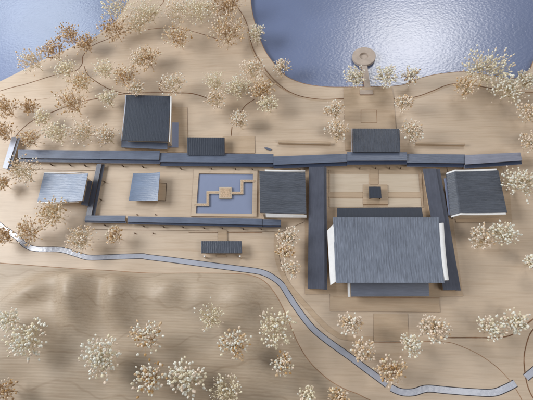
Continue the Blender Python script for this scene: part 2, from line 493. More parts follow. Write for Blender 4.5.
slabp('path', [(419, 170), (421.4, 170), (423.5, 207), (421.8, 207)], Z2 + 0.0001, Z2 + 0.0014)

# reflecting pool court: rim strips round a sunk sheet
def ring_plate(name, outer, inner, z0, z1, mt, ms):
    a = [P(x, y, z1) for x, y in outer]; b = [P(x, y, z1) for x, y in inner]
    v = [(p.x, p.y, z1) for p in a + b] + [(p.x, p.y, z0) for p in a + b]
    f = []; mi = []
    for i in range(4):
        j = (i + 1) % 4
        f += [(i, 4 + i, 4 + j, j), (i, j, 8 + j, 8 + i), (4 + i, 12 + i, 12 + j, 4 + j)]; mi += [0, 1, 1]
    return link(name, v, f, [mt, ms], None, mi)
o = ring_plate('terrace', [(194, 169.5), (257.5, 169.8), (256.5, 216.6), (191, 216.2)], [(198.8, 173.5), (253, 173.8), (252, 213.8), (195.8, 213.3)], Z2 + 0.0001, Z2 + 0.0042, M['ply'], M['burnt'])
struct(o, 'pale rim around the reflecting pool', 'terrace')
o = prism('water', [(198, 172.6), (254, 173), (253, 214.6), (195, 214.2)], Z2 + 0.0002, Z2 + 0.0008, M['pool'])
struct(o, 'flat blue reflecting pool sheet inside its pale rim', 'water')
o = prism('water', [(167, 122.5), (178.5, 122.5), (178.3, 147.5), (167, 147.5)], Z2 + 0.0001, Z2 + 0.0007, M['pool'])
struct(o, 'small blue pool beside the dark northwest hall', 'water')

# zigzag bridge
br = thing('zigzag_bridge', P(225, 193, Z2), 'speckled wooden zigzag bridge with square platform across the blue pool', 'bridge')
def zig(pts, name='walkway'):
    hw = 0.0048
    W = [P(x, y, Z2 + 0.0052) for x, y in pts]
    L = []; R_ = []
    for i, p in enumerate(W):
        ds = []
        if i > 0: ds.append((p - W[i - 1]).normalized())
        if i < len(W) - 1: ds.append((W[i + 1] - p).normalized())
        nrm = Vector((0, 0, 0))
        for d in ds: nrm += Vector((-d.y, d.x, 0))
        if len(ds) == 2: nrm = nrm / (1 + ds[0].dot(ds[1]))
        L.append(p + nrm * hw); R_.append(p - nrm * hw)
    o = prism_w(name, L + R_[::-1], Z2 + 0.0030, Z2 + 0.0052, M['lawn'], M['post'], br)
    # dark deck strip between two pale kerbs
    L2 = [a.lerp(b, 0.22) for a, b in zip(L, R_)]; R2 = [a.lerp(b, 0.78) for a, b in zip(L, R_)]
    d = prism_w('deck', L2 + R2[::-1], Z2 + 0.0051, Z2 + 0.0056, M['deck'], M['deck'], o)
    return o
def reparent(o, p):
    o.parent = p; o.matrix_parent_inverse = p.matrix_world.inverted()
w1 = zig([(194.6, 204.6), (207.8, 204.8), (207.8, 192.4), (219.3, 192.4)])
w2 = zig([(231.4, 193.0), (241.9, 193.0), (241.9, 180.9), (254.6, 180.9)])
pf = prism('platform', [(219.2, 187), (231.5, 187), (231.5, 198.6), (219.2, 198.6)], Z2 + 0.0022, Z2 + 0.0064, M['lawn'], M['post'], br)
prism('deck', [(220.4, 188.2), (230.3, 188.2), (230.3, 197.4), (220.4, 197.4)], Z2 + 0.0063, Z2 + 0.0069, M['deck'], M['deck'], br)

# ring platform on the lake with its jetty
rg = thing('ring_platform', P(363.8, 58, WATER_Z), 'round grey-brown ring platform on the blue lake at the end of a jetty', 'platform')
c = P(364, 56, 0.003)
v = []; f = []; n = 64
ro, ri = 0.0430, 0.0165
prof = [(ro, WATER_Z + .002), (ro, 0.0024), (ro - .001, 0.003), (ri + .0006, 0.003), (ri, 0.0024), (ri - 0.0002, -0.0030)]
for i in range(n):
    a = 2 * math.pi * i / n
    for r, z in prof: v.append((c.x + r * math.cos(a), c.y + r * math.sin(a), z))
k = len(prof)
for i in range(n):
    j = (i + 1) % n
    for q in range(k - 1): f.append((i * k + q, j * k + q, j * k + q + 1, i * k + q + 1))
f.append(tuple(i * k + k - 1 for i in range(n)))
link('ring_deck', v, f, M['ringmat'], rg)
jet = prism('jetty', [(361.5, 65.5), (367.2, 65.5), (370.8, 88.5), (364.8, 88.5)], WATER_Z + 0.0001, 0.0030, M['ringmat'], M['edge'])
tag(jet, 'short narrow jetty linking the shore to the round platform', 'jetty')
ln = prism('landing', [(360, 90), (372.5, 90), (373, 94.5), (360, 94.5)], Z1 + 0.0019, Z1 + 0.0050, M['ringmat'], M['edge'])
tag(ln, 'tiny stepped landing block where the jetty meets the shore', 'steps')

# ------------------------------------------------------------------ low garden walls and small bits
def low_wall(px, label, h=0.010):
    t = thing('garden_wall', P(sum(p[0] for p in px) / 4, sum(p[1] for p in px) / 4, Z1), label, 'wall', 'low walls behind the gallery')
    prism('wall_body', px, Z1 + 0.0002, Z1 + h, M['lawn'], M['wall'], t)
    prism('coping', [(px[0][0] - .4, px[0][1] - .4), (px[1][0] + .4, px[1][1] - .4), (px[2][0] + .4, px[2][1] - .6), (px[3][0] - .4, px[3][1] - .6)], Z1 + h, Z1 + h + 0.0012, M['ply_b'], M['edge'], t)
low_wall([(278.5, 140.5), (330, 142), (330, 144.3), (278.5, 143)], 'low pale wall left of the tree by the lakeside terrace')
low_wall([(416, 142), (465, 143), (465, 145), (416, 144)], 'low pale wall at the right, behind the gallery')
o = prism('slate_chip', [(264, 147.6), (267, 147.4), (271.8, 149.2), (271, 150.6), (266.5, 149.6)], Z1 + 0.0002, Z1 + 0.0022, M['gallery'], M['post'])
tag(o, 'small loose blue-grey chip lying on the board north of the gallery', 'chip')

# ------------------------------------------------------------------ roofs and halls
def slab(name, c4, zfun, thick, mats, parent, nu=24, nv=24, rib=None, bottom=None, smooth=True, wob=0.0):
    """c4: world corners NW, NE, SE, SW; zfun(u, v) with u west->east, v north->south"""
    rnd = random.Random(nu * 31 + nv)
    ph = [rnd.uniform(0, 6.28) for _ in range(6)]
    def pt(u, vv):
        a = c4[0].lerp(c4[1], u); b = c4[3].lerp(c4[2], u)
        p = a.lerp(b, vv); return p
    V = []; Fc = []; MI = []
    for j in range(nv + 1):
        for i in range(nu + 1):
            u = i / nu; w_ = j / nv
            p = pt(u, w_); z = zfun(u, w_)
            if rib:
                ax, cnt, amp = rib
                s, t_ = (u, w_) if ax == 'u' else (w_, u)
                q = s * cnt + wob * (math.sin(t_ * 9 + ph[0] + s * 5) + 0.6 * math.sin(t_ * 23 + ph[1] + s * 11))
                z += amp * abs(math.sin(math.pi * q)) * (0.8 + 0.2 * math.sin(t_ * 31 + math.floor(q) * 2.3))
            V.append((p.x, p.y, z))
    off = len(V)
    for j in range(nv + 1):
        for i in range(nu + 1):
            x, y, z = V[j * (nu + 1) + i]
            V.append((x, y, bottom if bottom is not None else zfun(i / nu, j / nv) - thick))
    W1 = nu + 1
    for j in range(nv):
        for i in range(nu):
            a = j * W1 + i
            Fc.append((a, a + W1, a + W1 + 1, a + 1)); MI.append(0)
            Fc.append((off + a, off + a + 1, off + a + W1 + 1, off + a + W1)); MI.append(1)
    for i in range(nu):
        a = i; Fc.append((a, a + 1, off + a + 1, off + a)); MI.append(1)
        a = nv * W1 + i; Fc.append((a + 1, a, off + a, off + a + 1)); MI.append(1)
    for j in range(nv):
        a = j * W1; Fc.append((a + W1, a, off + a, off + a + W1)); MI.append(1)
        a = j * W1 + nu; Fc.append((a, a + W1, off + a + W1, off + a)); MI.append(1)
    o = link(name, V, Fc, mats, parent, MI)
    if smooth:
        me = o.data
        me.polygons.foreach_set('use_smooth', [m == 0 for m in MI])
        try: me.set_sharp_from_angle(angle=math.radians(50))
        except Exception: pass
    return o

def corners(px4, z4):
    return [P(x, y, z) for (x, y), z in zip(px4, z4)]

def inset(c4, l=0.0, r=0.0, t=0.0, b=0.0):
    """pull the four sides in by metres (negative pushes out)"""
    nw, ne, se, sw = [Vector((p.x, p.y, 0)) for p in c4]
    def along(a, b_, d): return a + (b_ - a).normalized() * d
    nw2, ne2 = along(nw, ne, l), along(ne, nw, r)
    sw2, se2 = along(sw, se, l), along(se, sw, r)
    return [along(nw2, sw2, t), along(ne2, se2, t), along(se2, ne2, b), along(sw2, nw2, b)]

def sub(c4, u0, u1, v0, v1):
    def pt(u, w_):
        return c4[0].lerp(c4[1], u).lerp(c4[3].lerp(c4[2], u), w_)
    return [pt(u0, v0), pt(u1, v0), pt(u1, v1), pt(u0, v1)]

def box_px(name, px, z0, z1, m, side, parent):
    return prism(name, px, z0, z1, M[m], M[side], parent)

BASE = Z2 + 0.0001

# --- main hall
hz = lambda u, w_: 0.046 + 0.009 * (2 * w_ - 1) ** 2 + 0.002 * w_
c4 = corners([(333, 217.2), (439, 217.2), (444.5, 282.8), (336, 282.8)], [0.055, 0.055, 0.057, 0.057])
t = thing('main_hall', P(387, 262, Z2), 'largest grey ribbed hall with white gable strips, between the two wide galleries', 'building')
slab('wall', inset(c4, 0.012, 0.014, 0.016, 0.014), lambda u, w_: 0.0430, 0, [M['wall'], M['wall']], t, 4, 4, bottom=BASE, smooth=False)
slab('roof', c4, hz, 0.0022, [M['roof_mid'], M['roof_dark']], t, 240, 48, rib=('u', 42, 0.0009), wob=0.10)
q = corners([(327.3, 230.5), (333.6, 223.8), (336.6, 281.0), (330.4, 285.0)], [0.044, 0.052, 0.052, 0.044])
slab('verge_board', q, lambda u, w_: 0.044 + 0.008 * u - 0.005 * math.sin(math.pi * w_), 0.006, [M['white'], M['white']], t, 6, 24)
q = corners([(439.2, 223.5), (443.6, 223.0), (448.6, 280.0), (443.8, 280.3)], [0.052] * 4)
slab('verge_board', q, lambda u, w_: 0.053 - 0.005 * math.sin(math.pi * w_) + 0.002 * math.sin(math.pi * u), 0.006, [M['white'], M['white']], t, 8, 24)
# rear lean-to roof and front porch
rz = lambda u, w_: 0.030 + 0.006 * w_
cr = corners([(337, 207.8), (421.5, 207.4), (424, 222), (337, 222)], [0.030, 0.030, 0.036, 0.036])
slab('rear_roof', cr, rz, 0.002, [M['roof_dark'], M['post']], t, 60, 6, rib=('u', 30, 0.0006), wob=0.1)
slab('rear_wall', inset(cr, 0.006, 0.006, 0.008, 0.002), lambda u, w_: 0.0275, 0, [M['wall'], M['wall']], t, 2, 2, bottom=BASE, smooth=False)
fz = lambda u, w_: 0.034 - 0.006 * w_
cf = corners([(350.5, 280), (428.5, 280), (429.3, 296.2), (351, 296.5)], [0.034, 0.034, 0.028, 0.028])
slab('porch_roof', cf, fz, 0.002, [M['porch'], M['post']], t, 60, 6, rib=('u', 30, 0.0005), wob=0.1)
o = slab('porch_wall', inset(cf, 0.006, 0.006, 0.002, 0.008), lambda u, w_: 0.0255, 0, [M['wall'], M['wall']], t, 2, 2, bottom=BASE, smooth=False)
slab('verge_board', inset(cf, -0.0085, (cf[1] - cf[0]).length + 0.0006, -0.001, -0.001), lambda u, w_: fz(0, w_) + 0.0008, 0.005, [M['white'], M['white']], t, 2, 6)

# --- north west dark hall
hz2 = lambda u, w_: 0.036 + 0.018 * w_ ** 1.7
c4 = corners([(126.4, 95), (170, 96), (168, 141.6), (122, 140.4)], [0.036, 0.036, 0.054, 0.054])
t = thing('square_hall', P(148, 125, Z2), 'dark square hall with a ribbed curved roof, alone north of the gallery', 'building')
slab('wall', inset(c4, 0.010, 0.003, 0.010, 0.012), lambda u, w_: hz2(u, w_) - 0.0024, 0, [M['lawn'], M['lawn']], t, 4, 16, bottom=Z1 + 0.0001, smooth=False)
slab('roof', c4, hz2, 0.0022, [M['roof_dark'], M['post']], t, 150, 32, rib=('u', 30, 0.0002), wob=0.12)
slab('verge_board', inset(c4, -0.0045, (c4[1] - c4[0]).length + 0.0004, 0.001, 0.0), lambda u, w_: hz2(0, w_) - 0.0005, 0.004, [M['fascia'], M['fascia']], t, 2, 20)
slab('verge_board', inset(c4, (c4[1] - c4[0]).length + 0.0004, -0.0055, 0.001, 0.0), lambda u, w_: hz2(0, w_) - 0.0005, 0.004, [M['white'], M['white']], t, 2, 20)
fz2 = lambda u, w_: 0.028 - 0.003 * w_
cf = corners([(121.5, 139), (167.5, 140), (167.3, 149.4), (121.3, 147.4)], [0.028, 0.028, 0.025, 0.025])
slab('porch_roof', cf, fz2, 0.0018, [M['gallery'], M['post']], t, 40, 6)
slab('porch_wall', inset(cf, 0.005, 0.005, 0.001, 0.006), lambda u, w_: 0.0228, 0, [M['wall'], M['wall']], t, 2, 2, bottom=Z1 + 0.0001, smooth=False)

# --- west hall with the bright reflection
hz1 = lambda u, w_: 0.030 + 0.022 * u ** 2.0
c4 = corners([(44, 173.3), (88, 173.3), (82.3, 200.8), (37.3, 201.2)], [0.030, 0.052, 0.052, 0.030])
t = thing('curved_roof_hall', P(66, 190, Z2), 'shiny pale blue hall with swept-up curved roof at the left end of the court', 'building')
slab('wall', inset(c4, 0.012, 0.012, 0.008, 0.008), lambda u, w_: hz1(0.08 + 0.84 * u, w_) - 0.0026, 0, [M['wall'], M['wall']], t, 16, 4, bottom=Z1 + 0.0001, smooth=False)
slab('roof', c4, hz1, 0.0020, [M['roof_shiny'], M['post']], t, 40, 110, rib=('v', 16, 0.00015), wob=0.1)
slab('verge_board', inset(c4, 0.0, 0.008, -0.005, (c4[3] - c4[0]).length + 0.0004), lambda u, w_: hz1(u, 0) - 0.0002, 0.004, [M['white'], M['white']], t, 24, 2)
slab('verge_board', inset(c4, 0.0, 0.014, (c4[3] - c4[0]).length + 0.0004, -0.005), lambda u, w_: hz1(u, 0) - 0.0012, 0.004, [M['white'], M['white']], t, 24, 2)
ce = corners([(86, 180), (92, 181), (88, 206), (81, 204.5)], [0.028, 0.025, 0.025, 0.028])
slab('porch_roof', ce, lambda u, w_: 0.028 - 0.003 * u, 0.0018, [M['gallery_ns'], M['post']], t, 6, 20)
slab('porch_wall', inset(ce, 0.001, 0.004, 0.004, 0.004), lambda u, w_: 0.0228, 0, [M['wall'], M['wall']], t, 2, 2, bottom=BASE, smooth=False)

# --- little west pavilion
hz4 = lambda u, w_: 0.024 + 0.014 * u ** 2.0
c4 = corners([(133.2, 173.4), (160, 172.2), (157.6, 200.6), (128.7, 200.4)], [0.024, 0.038, 0.038, 0.024])
t = thing('square_pavilion', P(146, 190, Z2), 'small satin blue pavilion with curved roof, in the court west of the pool', 'building')
slab('wall', inset(c4, 0.012, 0.012, 0.009, 0.009), lambda u, w_: hz4(0.1 + 0.8 * u, w_) - 0.0026, 0, [M['wall'], M['wall']], t, 12, 4, bottom=BASE, smooth=False)
slab('roof', c4, hz4, 0.0020, [M['roof_shiny'], M['post']], t, 30, 110, rib=('v', 14, 0.00015), wob=0.1)
fr = [(158.5, 183), (166.5, 183.5), (165.5, 200.5), (157.5, 200.3)]
prism('side_platform', fr, BASE, Z2 + 0.0022, M['ply_b'], M['post'], t)
groove(fr + [fr[0]], 0.5, z=Z2 + 0.0022, mat='post', sm=False, name='path_line')

# --- hall east of the pool
hz5 = lambda u, w_: 0.050 - 0.016 * min(1, u * 1.02) ** 0.8 + 0.004 * u * u
c4 = corners([(259.3, 171), (305.2, 172.4), (306.3, 213.4), (260, 212.8)], [0.050, 0.038, 0.038, 0.050])
t = thing('court_hall', P(283, 198, Z2), 'dark grey cross-ribbed hall between the reflecting pool and the wide gallery', 'building')
slab('wall', inset(c4, 0.008, 0.008, 0.008, -0.002), lambda u, w_: hz5(u, w_) - 0.0026, 0, [M['lawn'], M['lawn']], t, 16, 4, bottom=BASE, smooth=False)
slab('roof', c4, hz5, 0.0022, [M['roof_mid_x'], M['post']], t, 40, 150, rib=('v', 22, 0.0005), wob=0.2)
cv = sub(c4, 0.12, 1.0, 0, 1)
slab('verge_board', inset(cv, 0, 0, -0.008, (cv[3] - cv[0]).length + 0.0004), lambda u, w_: hz5(0.12 + 0.88 * u, 0) - 0.0004 - 0.002 * (1 - w_), 0.004, [M['white'], M['white']], t, 24, 2)
slab('verge_board', inset(cv, 0, 0, (cv[3] - cv[0]).length + 0.0004, -0.010), lambda u, w_: hz5(0.12 + 0.88 * u, 0) - 0.0004 - 0.006 * w_, 0.005, [M['white'], M['white']], t, 24, 2)

# --- east hall
def hz7(u, w_):
    if u < 0.14: return 0.034 + 0.018 * (u / 0.14)
    s = (u - 0.14) / 0.86
    return 0.052 - 0.016 * s ** 0.75 + 0.004 * s * s
c4 = corners([(446.0, 174.5), (498.2, 170.2), (507.2, 212.6), (450.5, 215.5)], [0.034, 0.040, 0.040, 0.034])
t = thing('east_hall', P(478, 200, Z2), 'dark ribbed hall at the far right with reflected blue coloured onto its sloping west edge', 'building')
slab('wall', inset(c4, 0.014, 0.008, 0.008, -0.001), lambda u, w_: hz7(0.07 + 0.88 * u, w_) - 0.0030, 0, [M['lawn'], M['lawn']], t, 24, 4, bottom=BASE, smooth=False)
slab('roof', c4, hz7, 0.0022, [M['roof_mid_x'], M['post']], t, 56, 130, rib=('v', 26, 0.0003), wob=0.15)
slab('verge_board', inset(c4, 0.002, 0.004, -0.006, (c4[3] - c4[0]).length + 0.0004), lambda u, w_: hz7(u, 0) - 0.0003, 0.004, [M['white'], M['white']], t, 56, 2)
slab('verge_board', inset(c4, 0.002, 0.004, (c4[3] - c4[0]).length + 0.0004, -0.005), lambda u, w_: hz7(u, 0) - 0.0003, 0.004, [M['white'], M['white']], t, 56, 2)
cb = corners([(443.8, 178.5), (448, 177.5), (453, 214), (448.6, 215.5)], [0.026, 0.028, 0.028, 0.026])
slab('porch_roof', cb, lambda u, w_: 0.026 + 0.002 * u, 0.0018, [M['pool'], M['post']], t, 6, 20)  # pool blue stands in for bluish light reflected by the roof paper

# --- flat roofed halls
def flat_hall(name, px, h, label, cat='building', m='roof_dark', tilt=0.002, base=BASE, rib=20):
    cc = corners(px, [h] * 4)
    t = thing(name, P(sum(p[0] for p in px) / 4, sum(p[1] for p in px) / 4, base), label, cat)
    slab('wall', inset(cc, 0.006, 0.006, 0.008, 0.006), lambda u, w_: h - 0.003, 0, [M['wall'], M['wall']], t, 2, 2, bottom=base, smooth=False)
    slab('roof', cc, lambda u, w_: h + tilt * (w_ - 0.5), 0.0024, [M[m], M['post']], t, rib * 6, 8, rib=('u', rib, 0.0006), wob=0.08)
    return t
flat_hall('low_hall', [(187, 137.2), (224.5, 137.4), (224.8, 155), (187.5, 155)], 0.026, 'small flat dark hall touching the north side of the gallery, left of centre')
t = flat_hall('long_hall', [(352.6, 128.4), (399.6, 128.6), (400.3, 152), (352.6, 152)], 0.036, 'long flat grey hall north of the gallery, behind the main hall', m='roof_slate', rib=26)
cc = corners([(352.6, 128.4), (399.6, 128.6), (400.3, 152), (352.6, 152)], [0.036] * 4)
slab('verge_board', inset(cc, -0.0030, (cc[1] - cc[0]).length + 0.0004, 0, 0), lambda u, w_: 0.0352, 0.003, [M['fascia'], M['fascia']], t, 2, 4)
t = flat_hall('south_pavilion', [(201.2, 241), (241.4, 241), (242.2, 253.3), (201.3, 253.3)], 0.024, 'small rectangular pavilion standing alone between the lower gallery and the river', base=Z1 + 0.0001, m='roof_slate')
cc = corners([(201.2, 241), (241.4, 241), (242.2, 253.3), (201.3, 253.3)], [0.024] * 4)
prism('step', [(216.5, 254.5), (226, 254.5), (226, 257), (216.5, 257)], Z1 + 0.0001, Z1 + 0.003, M['ply_b'], M['burnt'], t)
for x in (203.5, 239): prism('post', [(x, 255.4), (x + 1.6, 255.4), (x + 1.6, 257), (x, 257)], Z1 + 0.0001, 0.020, M['white'], M['lawn'], t)
slabp('path', [(218, 229.8), (226.8, 229.8), (227, 243), (218, 243)], Z1 + 0.0021, Z1 + 0.0036, m='ply_ns', side='burnt', label='short path from the lower gallery to the small pavilion', cat='path')

# --- pavilion in the east court
t = thing('court_pavilion', P(375, 197, Z2), 'tiny dark square pavilion on a wooden plinth in the cross of paths', 'pavilion')
prism('plinth', [(363.3, 184.6), (387.4, 184.6), (388, 204), (363, 204)], BASE, Z2 + 0.0034, M['ply_ns'], M['edge'], t)
cc = corners([(369, 186.7), (380.8, 186.7), (381.6, 198), (369.2, 198)], [0.022] * 4)
slab('roof', cc, lambda u, w_: 0.022 + 0.0012 * (0.5 - abs(u - 0.5)), 0.0022, [M['roof_dark'], M['post']], t, 30, 6, rib=('u', 8, 0.0005))
for a, b in ((0.08, 0.1), (0.92, 0.1), (0.92, 0.9), (0.08, 0.9)):
    p = cc[0].lerp(cc[1], a).lerp(cc[3].lerp(cc[2], a), b)
    prism_w('post', [p + Vector(d) * 0.0013 for d in ((-1, -1, 0), (1, -1, 0), (1, 1, 0), (-1, 1, 0))], Z2 + 0.0034, 0.0198, M['post'], M['post'], t)

# ------------------------------------------------------------------ galleries
def gallery_bay(t, px4, h, side, mat='gallery', fascia='fascia', frac=0.76, base=BASE, rise=0.0018, wallm='wall', jump=0.0032):
    """one bay: a wide upper roof plate and a narrow lower eave strip on one side ('s' or 'e')"""
    c = corners(px4, [h] * 4)
    if side == 's':
        up = sub(c, 0, 1, 0, frac); lo = sub(c, 0.0, 1.0, frac - 0.04, 1)
        zf = lambda u, w_: h + rise * w_
        zl = lambda u, w_: h - jump - 0.0010 * w_
    else:
        up = sub(c, 0, frac, 0, 1); lo = sub(c, frac - 0.04, 1, 0.0, 1.0)
        zf = lambda u, w_: h + rise * u
        zl = lambda u, w_: h - jump - 0.0010 * u
    ins = (0.0015, 0.0015, 0.004, 0.010) if side == 's' else (0.004, 0.008, 0.002, 0.003)
    slab('wall', inset(c, *ins), lambda u, w_: h - jump - 0.0035, 0, [M[wallm], M[wallm]], t, 2, 2, bottom=base, smooth=False)
    r = slab('roof', up, zf, 0.0020, [M[mat], M['post']], t, 20, 6)
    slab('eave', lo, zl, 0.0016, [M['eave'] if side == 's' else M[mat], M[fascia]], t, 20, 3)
    return r

def post_at(t, x, y, z1, base=BASE, m='post', w=0.9, h=0.8):
    prism('post', [(x - w / 2, y - h / 2), (x + w / 2, y - h / 2), (x + w / 2, y + h / 2), (x - w / 2, y + h / 2)], base, z1, M[m], M[m], t)

t = thing('long_gallery', P(270, 162, Z2), 'long blue-grey stepped gallery roof running across the whole model', 'gallery')
bays = [([(18, 149.8), (100.5, 150.6), (100, 162.0), (18, 161.2)], 0.024),
        ([(100.5, 150.4), (159.8, 150.9), (159.3, 163.0), (100, 162.4)], 0.026),
        ([(160.2, 152.9), (273.5, 154.0), (273.5, 166.0), (160, 165.2)], 0.022),
        ([(273.5, 156.4), (347.2, 153.6), (347.2, 164.8), (273.5, 167.8)], 0.024),
        ([(347.2, 152.0), (407, 152.2), (407, 163.6), (347.2, 163.9)], 0.029),
        ([(407, 153.6), (465.2, 154.4), (465.4, 166.5), (407, 165.8)], 0.025),
        ([(465.0, 155.0), (520.3, 152.4), (522.5, 163.5), (465.0, 167.8)], 0.029)]
for k, (px4, h) in enumerate(bays):
    gallery_bay(t, px4, h, 's', mat='gallery_sheen' if k == 6 else 'gallery', fascia='fascia' if k in (0, 1, 5, 6) else 'gallery', base=Z1 + 0.0003)
for x, y in ((50, 163.5), (69, 164), (84, 164.5), (122, 164.8), (142, 165.6), (180, 167.3), (211, 167.8), (235, 168), (252, 168.3), (360, 167), (376, 167), (390, 167), (401, 167), (300, 168.3), (325, 167.8)):
    post_at(t, x, y, 0.0185)

t = thing('end_gallery', P(10, 155, Z1), 'short pale slanting gallery roof at the left end of the long gallery', 'gallery')
gallery_bay(t, [(11.8, 137), (19.5, 137), (9.2, 169.5), (2.4, 168)], 0.026, 'e', 'fascia', 'gallery', 0.78, base=Z1 + 0.0003)

t = thing('lower_gallery', P(180, 222, Z2), 'thin L-shaped gallery closing the west court, below the pool', 'gallery')
gallery_bay(t, [(97, 163.6), (104, 163.8), (93.8, 216.8), (85.6, 216.8)], 0.019, 'e', 'gallery_ns', 'gallery', 0.70)
gallery_bay(t, [(85.8, 215.4), (125.6, 215.4), (125.4, 222.8), (84.4, 222.2)], 0.022, 's', frac=0.8, jump=0.002)
gallery_bay(t, [(127.8, 216.2), (262, 218.6), (262, 226.8), (127.6, 223.6)], 0.021, 's', fascia='gallery', frac=0.8, jump=0.002)
gallery_bay(t, [(262, 219.2), (281, 219.6), (281, 226.8), (262, 226.8)], 0.019, 's', fascia='gallery', frac=0.8, jump=0.002)
for x, y in ((143, 225.6), (163, 226.2), (182.5, 226.6), (203.5, 227.3), (222, 227.6), (243, 228.2), (261, 228.4), (104, 224.6)): post_at(t, x, y, 0.0155)
for x, y in ((103.5, 181), (100, 199)): post_at(t, x, y, 0.0150)

t = thing('wide_gallery', P(318, 230, Z2), 'wide straight grey gallery roof on the west side of the main hall', 'gallery', 'wide galleries beside the main hall')
gallery_bay(t, [(309, 166.8), (326.6, 166.8), (327.2, 289.6), (307.8, 288.6)], 0.028, 'e', 'gallery_ns', 'fascia', 0.86, jump=0.0022)
t = thing('wide_gallery', P(442, 230, Z2), 'wide slanting grey gallery roof on the east side of the main hall', 'gallery', 'wide galleries beside the main hall')
gallery_bay(t, [(422.6, 168.7), (440.2, 168.7), (461.3, 290.2), (443.2, 290.2)], 0.026, 'e', 'gallery_ns', 'gallery_ns', 0.74, jump=0.0022)

# little pegs in the courts
for (x, y, lab) in ((137, 214.5, 'small dark peg inside the court below the small pavilion, left one'), (155.5, 214.5, 'small dark peg inside the court below the small pavilion, right one'),
                    (134.7, 233, 'small dark peg south of the lower gallery, left one'), (153, 233, 'small dark peg south of the lower gallery, right one')):
    o = prism('peg', [(x - .45, y - .45), (x + .45, y - .45), (x + .45, y + .45), (x - .45, y + .45)], Z1 + (0.0001 if y > 225 else 0.0021), 0.007, M['post'], M['burnt'])
    tag(o, lab, 'peg', 'pegs around the lower gallery')

# ------------------------------------------------------------------ dried flower trees
ICO_V, ICO_F = None, None
def ico():
    global ICO_V, ICO_F
    if ICO_V is None:
        bm = bmesh.new(); bmesh.ops.create_icosphere(bm, subdivisions=1 if False else 2, radius=1)
        bm.verts.ensure_lookup_table()
        ICO_V = [v_.co.copy() for v_ in bm.verts]; ICO_F = [tuple(q.index for q in f_.verts) for f_ in bm.faces]; bm.free()
    return ICO_V, ICO_F

def tube(V, Fc, a, b, ra, rb):
    d = (b - a)
    if d.length < 1e-6: return
    d.normalize()
    s = d.cross(Vector((0, 0, 1)));
    if s.length < 1e-3: s = Vector((1, 0, 0))
    s.normalize(); q = d.cross(s)
    o = len(V)
    for p, r in ((a, ra), (b, rb)):
        for k in range(4):
            an = math.pi / 2 * k
            V.append(p + (s * math.cos(an) + q * math.sin(an)) * r)
    for k in range(4):
        j = (k + 1) % 4
        Fc.append((o + k, o + j, o + 4 + j, o + 4 + k))
    Fc.append((o + 7, o + 6, o + 5, o + 4))

